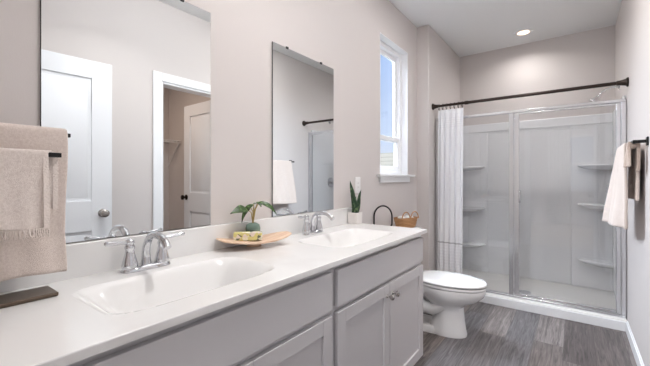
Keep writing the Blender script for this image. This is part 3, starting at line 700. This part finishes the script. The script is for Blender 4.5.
# rod and curtain
YR = 3.45; ZR = 1.935
t = thing('shower_rod', (.88, YR, ZR), 'dark bronze tension shower curtain rod spanning the shower alcove', 'curtain rod')
B().cyl((XJ+.02, YR, ZR), (.46, YR, ZR), .0125).cyl((.46, YR, ZR), (W-.02, YR, ZR), .0145).build('tube', 'bronze', t)
B().lathe([(.0145, .440), (.018, .444), (.018, .474), (.0145, .478)], (0, YR, ZR), 'x').build('collar', 'bronze', t)
B().lathe([(.001, XJ+.001), (.034, XJ+.001), (.034, XJ+.008), (.024, XJ+.016), (.018, XJ+.042), (.0165, XJ+.06), (.001, XJ+.06)], (0, YR, ZR), 'x').build('end_flange', 'bronze', t)
B().lathe([(.001, W-.001), (.036, W-.001), (.036, W-.009), (.026, W-.017), (.020, W-.046), (.018, W-.07), (.001, W-.07)], (0, YR, ZR), 'x').build('end_flange', 'bronze', t)
xa, xb_ = .185, .435; rows = []
nz, nxx = 40, 150
for i in range(nz+1):
    z = 1.888-(1.888-.07)*i/nz; dn = i/nz; row = []
    for j in range(nxx+1):
        u = j/nxx; a = 2*PI*5*u+.6*math.sin(5*u)
        row.append((xa-.012*dn+(xb_-xa+.0*dn)*u+.007*math.sin(2*a+.5)*(.4+.6*dn), YR-.004+(.015+.007*dn)*math.sin(a+.35*math.sin(z*3))*(.8+.2*math.sin(u*11)), z))
    rows.append(row)
cur = B().loft(rows, closed=False, caps=False).build('shower_curtain', 'curtain', keep=False, sharp=80)
cur.data.transform(Matrix.Translation((0, 0, cur.location.z))); cur.location.z = 0   # stripes are measured from the floor
q = cur.modifiers.new('solid', 'SOLIDIFY'); q.thickness = .0015
cur['_o'] = list(cur.location); tag(cur, 'white shower curtain with grey stripes bunched at the left of the rod', 'shower curtain')
for k in range(7):
    x = .192+.038*k; pts = [(x+.002*math.sin(i), YR+.0195*math.sin(2*PI*i/16), ZR-.010+.0275*math.cos(2*PI*i/16)-(.006 if 5 < i < 11 else 0)) for i in range(17)]
    B().tube(pts, .0026, 6).build('curtain_ring', 'bronze', cur, sharp=80)
# shower head and valve on the right wall
XS = A1-.018
t = thing('showerhead', (W, 4.04, 2.02), 'chrome shower head on a bent arm high on the right shower wall', 'shower head')
B().lathe([(.001, W-.0005), (.03, W-.0005), (.028, W-.006), (.012, W-.012), (.001, W-.012)], (0, 4.04, 2.03), 'x').build('escutcheon', 'chrome', t)
B().tube([(W-.01, 4.04, 2.03), (W-.06, 4.04, 2.032), (W-.10, 4.04, 2.02), (W-.135, 4.04, 1.985), (W-.15, 4.04, 1.965)], .009, 12).build('arm', 'chrome', t, sharp=80)
b = B(); d = Vector((-.6, 0, -.8)).normalized(); p = Vector((W-.15, 4.04, 1.965))
b.tube([p, p+d*.018, p+d*.022, p+d*.06, p+d*.07], [.014, .015, .018, .044, .042], 22); b.build('spray_head', 'chrome', t, sharp=50)
t = thing('shower_valve', (XS, 4.04, 1.135), 'round chrome shower valve with a lever handle on the right shower wall', 'shower valve')
B().lathe([(.001, XS-.0005), (.075, XS-.0005), (.073, XS-.008), (.04, XS-.014), (.001, XS-.014)], (0, 4.04, 1.135), 'x').build('escutcheon', 'chrome', t)
b = B(); b.cyl((XS-.013, 4.04, 1.135), (XS-.055, 4.04, 1.135), .02, .017); b.tube([(XS-.045, 4.04, 1.135), (XS-.065, 4.03, 1.125), (XS-.075, 4.02, 1.09), (XS-.076, 4.015, 1.06)], [.011, .011, .009, .008]); b.build('lever', 'chrome', t, sharp=60)

# ------------------------------------------------------------------ towel bar on the right wall
XBAR = 1.582; ZB = 1.404
t = thing('towel_bar', (W, 2.88, ZB), 'square black towel bar on the right wall next to the shower', 'towel bar')
B().box(XBAR-.009, XBAR+.009, 2.58, 3.19, ZB-.009, ZB+.009).build('bar', 'black', t, bev=.002)
for y in (2.59, 3.18):
    b = B(); b.box(XBAR+.0092, W-.008, y-.009, y+.009, ZB-.009, ZB+.009); b.box(W-.008, W-.0005, y-.024, y+.024, ZB-.024, ZB+.024); b.build('bracket', 'black', t, bev=.002)
drape('bath_towel', 'towel', XBAR, ZB+.006, -.030, 2.69, 3.12, .885, 1.06, 'beige bath towel draped over the black bar beside the shower door', flare=-.010, spread=-.062, seed=5, th=.017, amp=-.014, gather=.06, bands=((.945, .007), (.985, .007)))
drape('hand_towel', 'towel_dark', XBAR, ZB+.002, -.0205, 2.606, 2.675, 1.262, 1.235, 'small tan hand towel bunched at the near end of the black wall bar', flare=-.006, seed=12, th=.015, amp=-.008, gather=.2)

# ------------------------------------------------------------------ ceiling lights
t = thing('recessed_light', (.868, 4.122, H-.014), 'lit round recessed ceiling light above the shower', 'ceiling light')
B().lathe([(.056, 0.0135), (.094, .0135), (.093, .007), (.080, .0), (.064, .001), (.056, .006)], (.868, 4.122, H-.014)).build('trim_ring', 'white', t, sharp=50)
B().lathe([(.001, .006), (.056, .006), (.056, .010), (.001, .010)], (.868, 4.122, H-.014)).build('lens', 'lens', t)

def added_light_bar(y, z, label):  # made-up fixture above the view, built around the added lamp
    t = thing('added_light_bar', (0, y, z-.05), label, 'wall light')
    B().box(.0006, .02, y-.28, y+.28, z-.045, z+.045).build('backplate', 'nickel', t, bev=.004)
    for s in (-1, 1): B().box(.0205, .105, y+s*.24-.01, y+s*.24+.01, z-.01, z+.01).build('arm', 'nickel', t, bev=.002)
    B().box(.06, .105, y-.26, y+.26, z+.0105, z+.05).build('shade', 'lens', t, bev=.008)
added_light_bar(1.45, 2.52, 'unseen light bar added high on the mirror wall to brighten the room')
# ------------------------------------------------------------------ outside
struct(B().box(-40, -.3, -12, 60, -.25, -.12).build('ground', 'ground', keep=True))
o = B().box(-12, -2.2, 11.5, 11.65, -.12, 2.15).build('board_fence', 'siding'); tag(o, 'beige horizontal board fence outside beyond the window', 'fence')
